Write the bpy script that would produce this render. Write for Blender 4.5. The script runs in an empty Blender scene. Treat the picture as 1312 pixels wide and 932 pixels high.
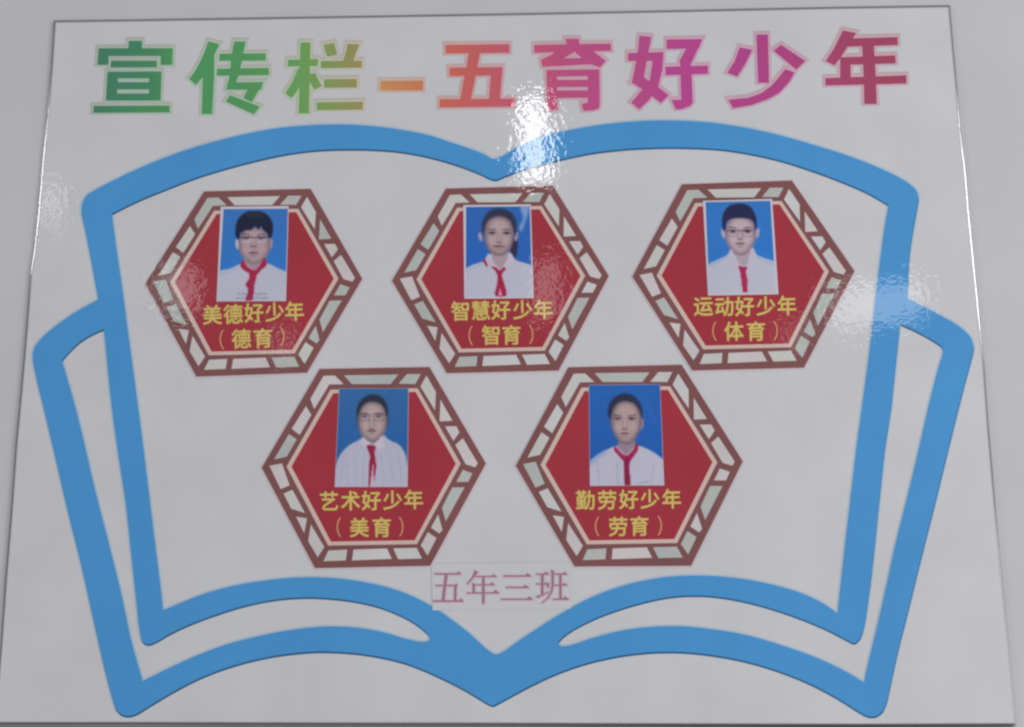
import bpy, math, random
import numpy as np
from mathutils import Vector, Matrix
from mathutils.geometry import delaunay_2d_cdt

random.seed(7)
scene = bpy.context.scene
col = scene.collection

# ------------------------------------------------------------------ camera
F = 1055.0                      # focal length measured on a 1312 px wide picture
CX, CY = 656.0, 466.0
D = 0.485                       # metres from lens to poster along the view axis


def cam_dir(u, v):
    return Vector(((u - CX) / F, -(v - CY) / F, -1.0))


up_c = cam_dir(624, -6339).normalized()
rt_c = -cam_dir(-47400, 856)
rt_c = (rt_c - up_c * rt_c.dot(up_c)).normalized()
in_c = up_c.cross(rt_c)         # world +Y, into the wall
R_CW = Matrix((rt_c, in_c, up_c))
cam_loc = -D * (R_CW @ Vector((0, 0, -1)))

cam = bpy.data.cameras.new('camera')
camo = bpy.data.objects.new('camera', cam)
col.objects.link(camo)
camo.matrix_world = Matrix.Translation(cam_loc) @ R_CW.to_4x4()
cam.sensor_width = 36
cam.lens = 36 * F / 1312
cam.clip_start = 0.01
cam.clip_end = 100
scene.camera = camo

# ------------------------------------------------------------------ room light and exposure
scene.view_settings.view_transform = 'Standard'
scene.view_settings.look = 'None'
scene.view_settings.exposure = 0
scene.view_settings.gamma = 1
scene.cycles.filter_width = 2.5
scene.cycles.max_bounces = 6

world = bpy.data.worlds.new('World')
scene.world = world
world.use_nodes = True
wb = world.node_tree.nodes['Background']
wb.inputs[0].default_value = (0.96, 0.97, 1.0, 1)
wb.inputs[1].default_value = 0.275


def hit(u, v):
    """point of the wall plane (y = 0) seen at photo pixel u, v"""
    d = R_CW @ cam_dir(u, v)
    return cam_loc + d * (-cam_loc.y / d.y)


def lamp(name, u, v, wpx, hpx, dist, radiance, color=(1, 1, 1), rim=None):
    """a rectangular lamp placed where the glossy film mirrors it at u, v"""
    p = hit(u, v)
    d = (p - cam_loc).normalized()
    tot = (p - cam_loc).length + dist
    r = Vector((d.x, -d.y, d.z))
    if rim:                      # mirrored by the 18 degree bevel of the film rim instead
        out = Vector((rim[0], 0, -rim[1])).normalized()
        nn = Vector((0, -math.cos(math.radians(18)), 0)) + out * math.sin(math.radians(18))
        r = d - 2 * d.dot(nn) * nn
    pos = p + r * dist
    sx, sy = wpx / F * tot, hpx / F * tot
    L = bpy.data.lights.new(name, 'AREA')
    L.shape = 'RECTANGLE'
    L.size, L.size_y = sx, sy
    L.energy = radiance * math.pi * sx * sy
    L.color = color
    o = bpy.data.objects.new(name, L)
    col.objects.link(o)
    o.location = pos
    o.rotation_euler = (p - pos).to_track_quat('-Z', 'Y').to_euler()
    return o


# the lamp mirrored over the spine of the book, and fainter ones added for the dim glare patches
lamp('ceiling_lamp', 684, 182, 32, 98, 2.6, 15)
lamp('glare_lamp', 1122, 390, 100, 46, 3.4, 3.5)
lamp('glare_lamp', 230, 372, 44, 56, 3.4, 2.7)
lamp('glare_lamp', 364, 440, 26, 34, 3.4, 2.0)
lamp('glare_lamp', 1018, 428, 26, 30, 3.4, 1.6)
lamp('glare_lamp', 700, 372, 34, 80, 3.4, 2.4)
lamp('glare_lamp', 66, 262, 18, 44, 3.2, 3.6)
# lamps added far to either side, to put a glint along the rolled rim of the film
lamp('rim_glint_lamp', 50.5, 262, 90, 150, 2.2, 30, rim=(-1, -0.083))
lamp('rim_glint_lamp', 1248, 335, 90, 230, 2.2, 30, rim=(1, -0.10))

# broad soft key light added low on the right, clear of the mirrored area
K = bpy.data.lights.new('key_light', 'AREA')
K.shape = 'RECTANGLE'
K.size, K.size_y = 1.8, 1.6
K.energy = 33
K.color = (0.99, 0.99, 1.0)
ko = bpy.data.objects.new('key_light', K)
col.objects.link(ko)
ko.location = (2.4, -1.1, -0.95)
ko.rotation_euler = (Vector((0, 0, 0)) - ko.location).to_track_quat('-Z', 'Y').to_euler()

# ------------------------------------------------------------------ colour helpers
ILLUM = 0.52                     # how bright a white surface stands in this light


def lin(c):
    c = c / 255.0
    return c / 12.92 if c <= 0.04045 else ((c + 0.055) / 1.055) ** 2.4


def ink(r, g, b, veil=0.012):
    """base colour of an ink that photographs as r, g, b in this light"""
    v = [max(0.004, (lin(c) - veil) / ILLUM) for c in (r, g, b)]
    k = min(1.0, 0.92 / max(v))
    return tuple(c * k for c in v) + (1.0,)


def laminated(name, rgb=None, rough=0.5, ripple=1.0, attr=False, grain=0.0, coat=1.0):
    m = bpy.data.materials.new(name)
    m.use_nodes = True
    nt = m.node_tree
    b = nt.nodes['Principled BSDF']
    b.inputs['Roughness'].default_value = rough
    b.inputs['Specular IOR Level'].default_value = 0.15
    b.inputs['Coat Weight'].default_value = coat
    b.inputs['Coat Roughness'].default_value = 0.03
    b.inputs['Coat IOR'].default_value = 1.5
    geo = nt.nodes.new('ShaderNodeNewGeometry')
    if attr:
        a = nt.nodes.new('ShaderNodeAttribute')
        a.attribute_name = 'Col'
        src = a.outputs['Color']
    else:
        rgbn = nt.nodes.new('ShaderNodeRGB')
        rgbn.outputs[0].default_value = rgb
        src = rgbn.outputs[0]
    # faint unevenness of the print and paper
    n0 = nt.nodes.new('ShaderNodeTexNoise')
    n0.inputs['Scale'].default_value = 22
    n0.inputs['Detail'].default_value = 5
    nt.links.new(geo.outputs['Position'], n0.inputs['Vector'])
    mr = nt.nodes.new('ShaderNodeMapRange')
    mr.inputs[1].default_value = 0.3
    mr.inputs[2].default_value = 0.7
    mr.inputs[3].default_value = 0.965 - grain
    mr.inputs[4].default_value = 1.035 + grain
    nt.links.new(n0.outputs['Fac'], mr.inputs[0])
    mx = nt.nodes.new('ShaderNodeVectorMath')
    mx.operation = 'SCALE'
    nt.links.new(src, mx.inputs[0])
    nt.links.new(mr.outputs[0], mx.inputs['Scale'])
    nt.links.new(mx.outputs[0], b.inputs['Base Color'])
    # orange-peel of the heat-sealed film: fine ripples plus slow waves, in patches
    n1 = nt.nodes.new('ShaderNodeTexNoise')
    n1.inputs['Scale'].default_value = 310
    n1.inputs['Detail'].default_value = 1.5
    n1.inputs['Roughness'].default_value = 0.6
    n2 = nt.nodes.new('ShaderNodeTexNoise')
    n2.inputs['Scale'].default_value = 45
    n2.inputs['Detail'].default_value = 1
    n3 = nt.nodes.new('ShaderNodeTexNoise')
    n3.inputs['Scale'].default_value = 18
    for n in (n1, n2, n3):
        nt.links.new(geo.outputs['Position'], n.inputs['Vector'])
    patch = nt.nodes.new('ShaderNodeMapRange')
    patch.inputs[1].default_value = 0.42
    patch.inputs[2].default_value = 0.62
    patch.inputs[3].default_value = 0.75
    patch.inputs[4].default_value = 1.25
    nt.links.new(n3.outputs['Fac'], patch.inputs[0])
    mul = nt.nodes.new('ShaderNodeMath')
    mul.operation = 'MULTIPLY'
    nt.links.new(n1.outputs['Fac'], mul.inputs[0])
    nt.links.new(patch.outputs[0], mul.inputs[1])
    b1 = nt.nodes.new('ShaderNodeBump')
    b1.inputs['Strength'].default_value = 1.0
    b1.inputs['Distance'].default_value = 6.1e-5 * ripple
    nt.links.new(mul.outputs[0], b1.inputs['Height'])
    b2 = nt.nodes.new('ShaderNodeBump')
    b2.inputs['Strength'].default_value = 1.0
    b2.inputs['Distance'].default_value = 5e-5 * ripple
    nt.links.new(n2.outputs['Fac'], b2.inputs['Height'])
    nt.links.new(b1.outputs[0], b2.inputs['Normal'])
    nt.links.new(b2.outputs[0], b.inputs['Coat Normal'])
    return m


M = {
    'sheet': laminated('white_laminated_paper', ink(181, 181, 184)),
    'label': laminated('label_paper', ink(182, 181, 184), ripple=0.8),
    'photo_paper': laminated('photo_paper', ink(186, 183, 192), ripple=0.7),
    'blue': laminated('blue_ink', (0.09, 0.435, 0.92, 1)),
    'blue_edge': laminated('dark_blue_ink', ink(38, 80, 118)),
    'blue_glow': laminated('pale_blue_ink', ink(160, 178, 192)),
    'frame': laminated('brown_ink', ink(116, 76, 76), grain=0.05),
    'fringe': laminated('pale_pink_ink', ink(190, 174, 178)),
    'pane': laminated('pale_pane_ink', ink(179, 178, 174), grain=0.03),
    'pane_warm': laminated('warm_pane_ink', ink(184, 177, 177), grain=0.05),
    'pane_grey': laminated('grey_pane_ink', ink(163, 166, 162), grain=0.05),
    'pane_white': laminated('light_pane_ink', ink(184, 182, 181), grain=0.05),
    'cream': laminated('cream_ink', (0.95, 0.70, 0.62, 1)),
    'red': laminated('red_ink', ink(146, 50, 60), grain=0.02),
    'yellow': laminated('yellow_ink', (0.97, 0.74, 0.2, 1)),
    'bracket': laminated('pale_orange_ink', (0.92, 0.50, 0.24, 1)),
    'olive': laminated('olive_ink', ink(136, 86, 58)),
    'rose': laminated('rose_ink', ink(148, 102, 116)),
    'rose_soft': laminated('soft_rose_ink', ink(182, 166, 176)),
    'attr': laminated('gradient_ink', attr=True),
    'portrait': laminated('photo_print', attr=True, ripple=0.75),
}


def plain(name, rgb, rough, bump=0.0, bscale=200, spec=0.4):
    m = bpy.data.materials.new(name)
    m.use_nodes = True
    nt = m.node_tree
    b = nt.nodes['Principled BSDF']
    b.inputs['Base Color'].default_value = rgb
    b.inputs['Roughness'].default_value = rough
    b.inputs['Specular IOR Level'].default_value = spec
    geo = nt.nodes.new('ShaderNodeNewGeometry')
    n = nt.nodes.new('ShaderNodeTexNoise')
    n.inputs['Scale'].default_value = 9
    n.inputs['Detail'].default_value = 6
    nt.links.new(geo.outputs['Position'], n.inputs['Vector'])
    mr = nt.nodes.new('ShaderNodeMapRange')
    mr.inputs[1].default_value = 0.3
    mr.inputs[2].default_value = 0.7
    mr.inputs[3].default_value = 0.96
    mr.inputs[4].default_value = 1.04
    nt.links.new(n.outputs['Fac'], mr.inputs[0])
    mx = nt.nodes.new('ShaderNodeVectorMath')
    mx.operation = 'SCALE'
    mx.inputs[0].default_value = rgb[:3]
    nt.links.new(mr.outputs[0], mx.inputs['Scale'])
    nt.links.new(mx.outputs[0], b.inputs['Base Color'])
    if bump:
        n1 = nt.nodes.new('ShaderNodeTexNoise')
        n1.inputs['Scale'].default_value = bscale
        n1.inputs['Detail'].default_value = 4
        nt.links.new(geo.outputs['Position'], n1.inputs['Vector'])
        bp = nt.nodes.new('ShaderNodeBump')
        bp.inputs['Distance'].default_value = bump
        nt.links.new(n1.outputs['Fac'], bp.inputs['Height'])
        nt.links.new(bp.outputs[0], b.inputs['Normal'])
    return m


M['wall'] = plain('painted_plaster', ink(173, 172, 175), 0.75, 6e-5, 260)
M['film'] = plain('shaded_film_rim', ink(106, 105, 111), 0.16, 2e-5, 90, 0.8)  # film rim coloured dark to stand in for the shadow in the gap
M['rail'] = plain('grey_board_edge', ink(112, 108, 115), 0.5)

# ------------------------------------------------------------------ geometry helpers


def smooth_path(pts, corners=(), n=5):
    """Catmull-Rom through closed pts; indices in corners stay sharp"""
    N = len(pts)
    out = []
    for i in range(N):
        p0, p1, p2, p3 = pts[i - 1], pts[i], pts[(i + 1) % N], pts[(i + 2) % N]
        if i in corners:
            p0 = (2 * p1[0] - p2[0], 2 * p1[1] - p2[1])
        if (i + 1) % N in corners:
            p3 = (2 * p2[0] - p1[0], 2 * p2[1] - p1[1])
        t0 = 0.0
        t1 = max(math.dist(p0, p1), 1e-6) ** 0.5
        t2 = t1 + max(math.dist(p1, p2), 1e-6) ** 0.5
        t3 = t2 + max(math.dist(p2, p3), 1e-6) ** 0.5
        for k in range(n):
            t = t1 + (t2 - t1) * k / n
            q = []
            for a in (0, 1):
                A1 = (t1 - t) / (t1 - t0) * p0[a] + (t - t0) / (t1 - t0) * p1[a]
                A2 = (t2 - t) / (t2 - t1) * p1[a] + (t - t1) / (t2 - t1) * p2[a]
                A3 = (t3 - t) / (t3 - t2) * p2[a] + (t - t2) / (t3 - t2) * p3[a]
                B1 = (t2 - t) / (t2 - t0) * A1 + (t - t0) / (t2 - t0) * A2
                B2 = (t3 - t) / (t3 - t1) * A2 + (t - t1) / (t3 - t1) * A3
                q.append((t2 - t) / (t2 - t1) * B1 + (t - t1) / (t2 - t1) * B2)
            out.append(tuple(q))
    return out


def offset_poly(pts, d):
    N = len(pts)
    area = sum(pts[i - 1][0] * pts[i][1] - pts[i][0] * pts[i - 1][1] for i in range(N))
    s = 1 if area > 0 else -1
    out = []
    for i in range(N):
        a, b, c = Vector(pts[i - 1]), Vector(pts[i]), Vector(pts[(i + 1) % N])
        e1, e2 = (b - a).normalized(), (c - b).normalized()
        n1, n2 = Vector((e1.y, -e1.x)) * s, Vector((e2.y, -e2.x)) * s
        m = n1 + n2
        if m.length < 1e-6:
            m = n1
        m.normalize()
        k = d / max(0.45, m.dot(n1))
        out.append((b.x + m.x * k, b.y + m.y * k))
    return out


def in_poly(p, poly):
    x, y = p
    c = False
    for i in range(len(poly)):
        x1, y1 = poly[i - 1]
        x2, y2 = poly[i]
        if (y1 > y) != (y2 > y) and x < (x2 - x1) * (y - y1) / (y2 - y1) + x1:
            c = not c
    return c


def triangulate(polys, holes=()):
    """union of simple polygons minus holes -> 2D verts, triangles"""
    verts, faces = [], []
    for p in list(polys) + list(holes):
        i0 = len(verts)
        verts += [Vector((round(x, 4), round(y, 4))) for x, y in p]
        faces.append(list(range(i0, len(verts))))
    # orient all the same way
    for k, f in enumerate(faces):
        a = sum(verts[f[i - 1]].x * verts[f[i]].y - verts[f[i]].x * verts[f[i - 1]].y for i in range(len(f)))
        if a < 0:
            faces[k] = f[::-1]
    v, e, t, *_ = delaunay_2d_cdt(verts, [], faces, 1, 1e-4)
    v = [(a.x, a.y) for a in v]
    tris = []
    for q in t:
        c = (sum(v[i][0] for i in q) / 3, sum(v[i][1] for i in q) / 3)
        if any(in_poly(c, h) for h in holes) or not any(in_poly(c, h) for h in polys):
            continue
        tris.append(tuple(q))
    return v, tris


def plate(v2, tris, h, t, place):
    """turn flat triangles into a thin plate: front at height h + t off the wall, skirt down to h"""
    used = sorted({i for q in tris for i in q})
    idx = {i: k for k, i in enumerate(used)}
    front = [place(v2[i], h + t) for i in used]
    back = [place(v2[i], h) for i in used]
    F2, cnt = [], {}
    for q in tris:
        a, b, c = (idx[i] for i in q)
        pa, pb, pc = front[a], front[b], front[c]
        n = (pb - pa).cross(pc - pa)
        if n.y > 0:
            b, c = c, b
        F2.append((a, b, c))
        for e in ((a, b), (b, c), (c, a)):
            cnt[e] = cnt.get(e, 0) + 1
    n = len(used)
    for (a, b) in list(cnt):
        if (b, a) not in cnt:
            F2.append((b, a, a + n, b + n))
    return front + back, F2


def px_place(p, h):
    q = hit(*p)
    return Vector((q.x, -h, q.z))


def make_obj(name, verts, faces, mat, parent=None, colors=None, smooth=False):
    loc = parent.location if parent is not None else Vector((0, 0, 0))
    if parent is not None and parent.parent is not None:
        loc = parent.parent.location
    me = bpy.data.meshes.new(name)
    me.from_pydata([tuple(v - loc) for v in verts], [], faces)
    me.materials.append(mat)
    if colors is not None:
        a = me.color_attributes.new('Col', 'FLOAT_COLOR', 'POINT')
        a.data.foreach_set('color', np.asarray(colors, dtype=np.float32).ravel())
    if smooth:
        me.polygons.foreach_set('use_smooth', [True] * len(me.polygons))
    me.update()
    o = bpy.data.objects.new(name, me)
    col.objects.link(o)
    if parent is not None:
        o.parent = parent
    return o


def px_part(name, polys, h, t, mat, parent, holes=(), colorfn=None, label=None):
    v2, tris = triangulate(polys, holes)
    vs, fs = plate(v2, tris, h, t, px_place)
    colors = None
    if colorfn:
        used = sorted({i for q in tris for i in q})
        cc = [colorfn(*v2[i]) for i in used]
        colors = cc + cc
    o = make_obj(name, vs, fs, mat, parent, colors)
    if label:
        o['label'] = label
    return o


def thing(name, label, cat, u, v, group=None, h=0.0):
    o = bpy.data.objects.new(name, None)
    col.objects.link(o)
    p = hit(u, v)
    o.location = (p.x, -h, p.z)
    o.empty_display_size = 0.01
    o['label'] = label
    o['category'] = cat
    if group:
        o['group'] = group
    return o


MM = 0.001

# ------------------------------------------------------------------ wall
wv = [Vector(p) for p in ((-1.6, 0, -1.3), (1.6, 0, -1.3), (1.6, 0, 1.4), (-1.6, 0, 1.4),
                          (-1.6, .1, -1.3), (1.6, .1, -1.3), (1.6, .1, 1.4), (-1.6, .1, 1.4))]
wall = make_obj('wall', wv, [(0, 1, 2, 3), (5, 4, 7, 6), (4, 0, 3, 7), (1, 5, 6, 2), (3, 2, 6, 7), (4, 5, 1, 0)], M['wall'])
wall['kind'] = 'structure'

# ------------------------------------------------------------------ the board below the poster
bt = thing('notice_board', 'grey edge of another board directly under the large white poster', 'board', 650, 960)
top_l, top_r, bot_r, bot_l = (-60, 930.6), (1299, 931.2), (1330, 1190), (-90, 1190)
px_part('edge_strip', [[top_l, top_r, (1300.5, 945), (-61, 945)]], 0.2 * MM, 2.3 * MM, M['rail'], bt)
px_part('panel', [[(-61, 945.2), (1300.5, 945.2), bot_r, bot_l]], 0.2 * MM, 1.5 * MM, M['sheet'], bt)

# ------------------------------------------------------------------ the poster
poster = thing('poster', 'large white laminated class poster with a blue open-book outline on the grey wall', 'poster', 650, 927)
H0 = 1.5 * MM                     # front of the paper sheet stands this far off the wall

left_edge = [(70.5, 28), (66.5, 90), (62, 148), (56, 205), (50.5, 270), (45, 320), (40, 352), (35, 420), (29, 490), (21.5, 570), (15.5, 655), (8.5, 740), (2, 830), (-6, 927)]
right_edge = [(1216, 8.5), (1220.5, 60), (1226, 120), (1229, 165), (1235.5, 215), (1241, 280), (1248, 350), (1254, 410), (1260.5, 475), (1265, 540), (1271, 610), (1278, 690), (1286.5, 780), (1294.5, 860), (1300.5, 928.5)]
top_edge = [(200, 26.2), (420, 22.8), (640, 19.2), (860, 15), (1060, 10.8)]
bot_edge = [(1100, 929.2), (860, 928.6), (640, 927.8), (420, 927.6), (180, 927)]
outline = [left_edge[0]] + top_edge + right_edge + bot_edge + left_edge[:0:-1]
inner = offset_poly(outline, -2.6)
px_part('paper_sheet', [inner], 0.3 * MM, H0 - 0.3 * MM, M['sheet'], poster)
# the sealed film standing out round the sheet, rolling down to the wall
rv, rf = [], []
prof = [(-0.6, H0 + 0.02 * MM), (0.5, H0 - 0.08 * MM), (2.0, H0 - 0.304 * MM), (3.0, H0 - 0.85 * MM), (4.3, 0.1 * MM)]
ring = [offset_poly(outline, -2.6 + d) for d, _ in prof]
n = len(outline)
for k, (d, hh) in enumerate(prof):
    rv += [px_place(p, hh) for p in ring[k]]
for k in range(len(prof) - 1):
    for i in range(n):
        j = (i + 1) % n
        rf.append((k * n + i, (k + 1) * n + i, (k + 1) * n + j, k * n + j))
make_obj('film_rim', rv, rf, M['film'], poster)

# --- blue open book
OUT = [(632, 205.3), (620, 199), (580, 184.6), (546.7, 174.3), (497, 165.4), (448, 161.4), (398.7, 162.2), (350, 166.8), (300, 176.8),
       (237.4, 194.5), (188, 213.5), (151, 230.5), (124, 244.6), (113, 251.8), (107.6, 261.5), (106.3, 273), (110.3, 292), (116.5, 323), (127.8, 384.5),
       (98.7, 400.8), (74, 417.8), (56.7, 432.7), (46.9, 445), (43.9, 457), (46.9, 476), (59.2, 527.6), (71, 577), (90, 658.7), (104.9, 718), (121, 790),
       (137.4, 861.8), (147, 897), (151, 908), (157.3, 914.3), (166, 916.5), (176, 914), (194.7, 902.8), (219.6, 887.9), (249.4, 872), (279.3, 859.3), (314, 848.3),
       (351.5, 840), (385, 835.7), (414.7, 834.2), (464.4, 837.4), (514.2, 847.3), (548, 859.8), (588.9, 879.4), (608.5, 890.6), (626, 901), (632, 903), (638, 900.3),
       (672.7, 881.5), (709.7, 863.8), (746.7, 850.5), (780, 842.3), (809.3, 837.4), (846.7, 834.6), (884, 835.6), (920, 840), (957.3, 847.5), (999.6, 860.3), (1039.5, 876.7), (1074.3, 895.4),
       (1099, 911), (1110, 916.6), (1119, 917), (1128, 911.5), (1134, 899), (1137, 886), (1147.7, 837), (1159, 792), (1168.9, 752), (1182.6, 697), (1194.3, 651), (1215.5, 565), (1223.9, 531), (1235, 488),
       (1243, 458), (1245.4, 446), (1242.6, 435), (1235, 425.5), (1221.5, 415.4), (1201.7, 404.3), (1179.5, 393), (1160.5, 383), (1163.5, 327.6), (1167.7, 298), (1173.4, 266), (1175, 254.5), (1173, 246.5),
       (1166.5, 239.5), (1152.4, 230), (1127.7, 217.9), (1090.7, 203), (1041.3, 187.2), (992, 173.4), (940, 162.8), (895, 157.5), (855, 156), (820, 156.8), (773, 161), (734.4, 167.5), (700, 175.6), (665, 189.5), (642, 202.5)]
corner_out = [OUT.index((127.8, 384.5)), OUT.index((1160.5, 383))]
HA = [(144.9, 275.2), (178, 258.8), (212.7, 244.5), (249.7, 230.2), (286.7, 218.5), (337, 205.4), (374, 198), (411, 193.8), (460, 192.7), (509.7, 195.5), (546.7, 202), (583.7, 212.2), (615, 224), (629, 230.6), (635.5, 231.8), (641, 229.8),
      (661, 222), (707.4, 208.7), (753.7, 198.3), (788.5, 193.8), (820, 191.4), (870, 190.5), (930, 193.8), (992, 205.5), (1041.3, 220.8), (1078.4, 234.7), (1110.4, 248.7), (1137, 264),
      (1130.5, 303), (1125, 345), (1120, 388), (1113, 448.7), (1103, 522.7), (1096.5, 570), (1087, 651), (1080.6, 706), (1071.8, 785.4),
      (1052, 772), (1019.6, 757.5), (969.8, 744.8), (930, 739.2), (896.4, 737.3), (859, 738.6), (821.8, 744.3), (784.4, 754.5), (747, 770), (722, 784), (697.3, 799), (660.4, 823.6), (645.5, 834.3), (636, 837.8), (628, 834.3),
      (598.7, 808.5), (569, 786.3), (549.3, 774), (524, 761.5), (494.3, 751.5), (452, 743.2), (414.7, 739.8), (377.3, 740), (342, 743.5), (301.7, 750), (259.4, 761.8), (210.6, 781.6),
      (207, 749.8), (201, 702), (197.4, 673.5), (184.5, 568), (172.7, 478), (164, 414), (158, 368), (151, 320)]
ca = [0, HA.index((1137, 264)), HA.index((1071.8, 785.4)), HA.index((210.6, 781.6))]
HB = [(134.7, 422.5), (121, 428.7), (106, 437.6), (93.8, 448.4), (81.4, 462.3), (88.8, 488), (98.7, 522.7), (110.5, 571), (123.4, 626.6), (142, 699), (158, 764), (169.8, 819.5), (184.6, 872),
      (219.6, 854.6), (256.9, 838), (294.2, 824.4), (331.5, 814.9), (368.9, 807.5), (414.7, 802.5), (452, 803.3), (489.3, 809), (519.2, 817.6), (539, 821.8), (549, 820.7), (551, 815.7),
      (539, 803.3), (519.2, 790.8), (489.3, 778.4), (459.5, 771), (427, 766.7), (393, 765.2), (356.4, 767.7), (319, 774.7), (281.8, 785.9), (244.4, 799.8), (219.6, 811.5), (202, 821.6), (192, 825.2), (185.8, 823), (182.2, 815.7),
      (176.3, 770), (169.3, 705), (162.9, 646.4), (151.5, 571), (143.3, 508), (137.5, 448.7)]
cb = [0, 4, 12]
HC = [(714.8, 824.4), (720, 827.5), (734.7, 825.2), (759.6, 816.8), (797, 807.5), (834.2, 802.8), (871.5, 802), (909, 805.5), (957, 813.6), (1002, 826.8), (1044.4, 841.9), (1081.8, 859.5), (1105.6, 873.6),
      (1111.6, 846.8), (1124.5, 793), (1136.5, 740), (1146, 696), (1162.2, 631.5), (1177, 570), (1189.4, 515.3), (1201.7, 468.4), (1206.6, 451.5), (1204.4, 445), (1194.3, 437.6), (1174.6, 426.5), (1151.4, 415.8),
      (1147.4, 453.6), (1140, 522.7), (1132.5, 573), (1124, 651.3), (1115.8, 730), (1111.6, 762), (1105.4, 802), (1100.4, 817), (1093, 823.5), (1084.3, 819.8), (1059.4, 807), (1019.6, 790.4), (969.8, 774.5), (930, 766), (896.4, 762.7), (859, 764.4),
      (821.8, 772), (784.4, 783.4), (759.6, 793.3), (734.7, 806), (719.7, 817)]
cc_ = [12, 25]
OUTs, HAs, HBs, HCs = smooth_path(OUT, corner_out), smooth_path(HA, ca), smooth_path(HB, cb), smooth_path(HC, cc_)


def shift(p, dx, dy):
    return [(x + dx, y + dy) for x, y in p]


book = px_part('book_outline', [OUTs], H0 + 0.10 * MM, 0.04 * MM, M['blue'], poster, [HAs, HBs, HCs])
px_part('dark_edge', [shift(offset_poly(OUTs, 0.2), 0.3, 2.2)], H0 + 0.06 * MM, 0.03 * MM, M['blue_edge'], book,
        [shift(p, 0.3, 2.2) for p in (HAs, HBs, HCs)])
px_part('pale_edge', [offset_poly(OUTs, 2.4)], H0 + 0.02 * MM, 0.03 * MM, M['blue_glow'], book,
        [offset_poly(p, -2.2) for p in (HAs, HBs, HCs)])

# --- title
S = 130 / 1010.0


def G(ox, oy, polys):
    return [[(ox + x * S, oy + y * S) for x, y in p] for p in polys]


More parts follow.
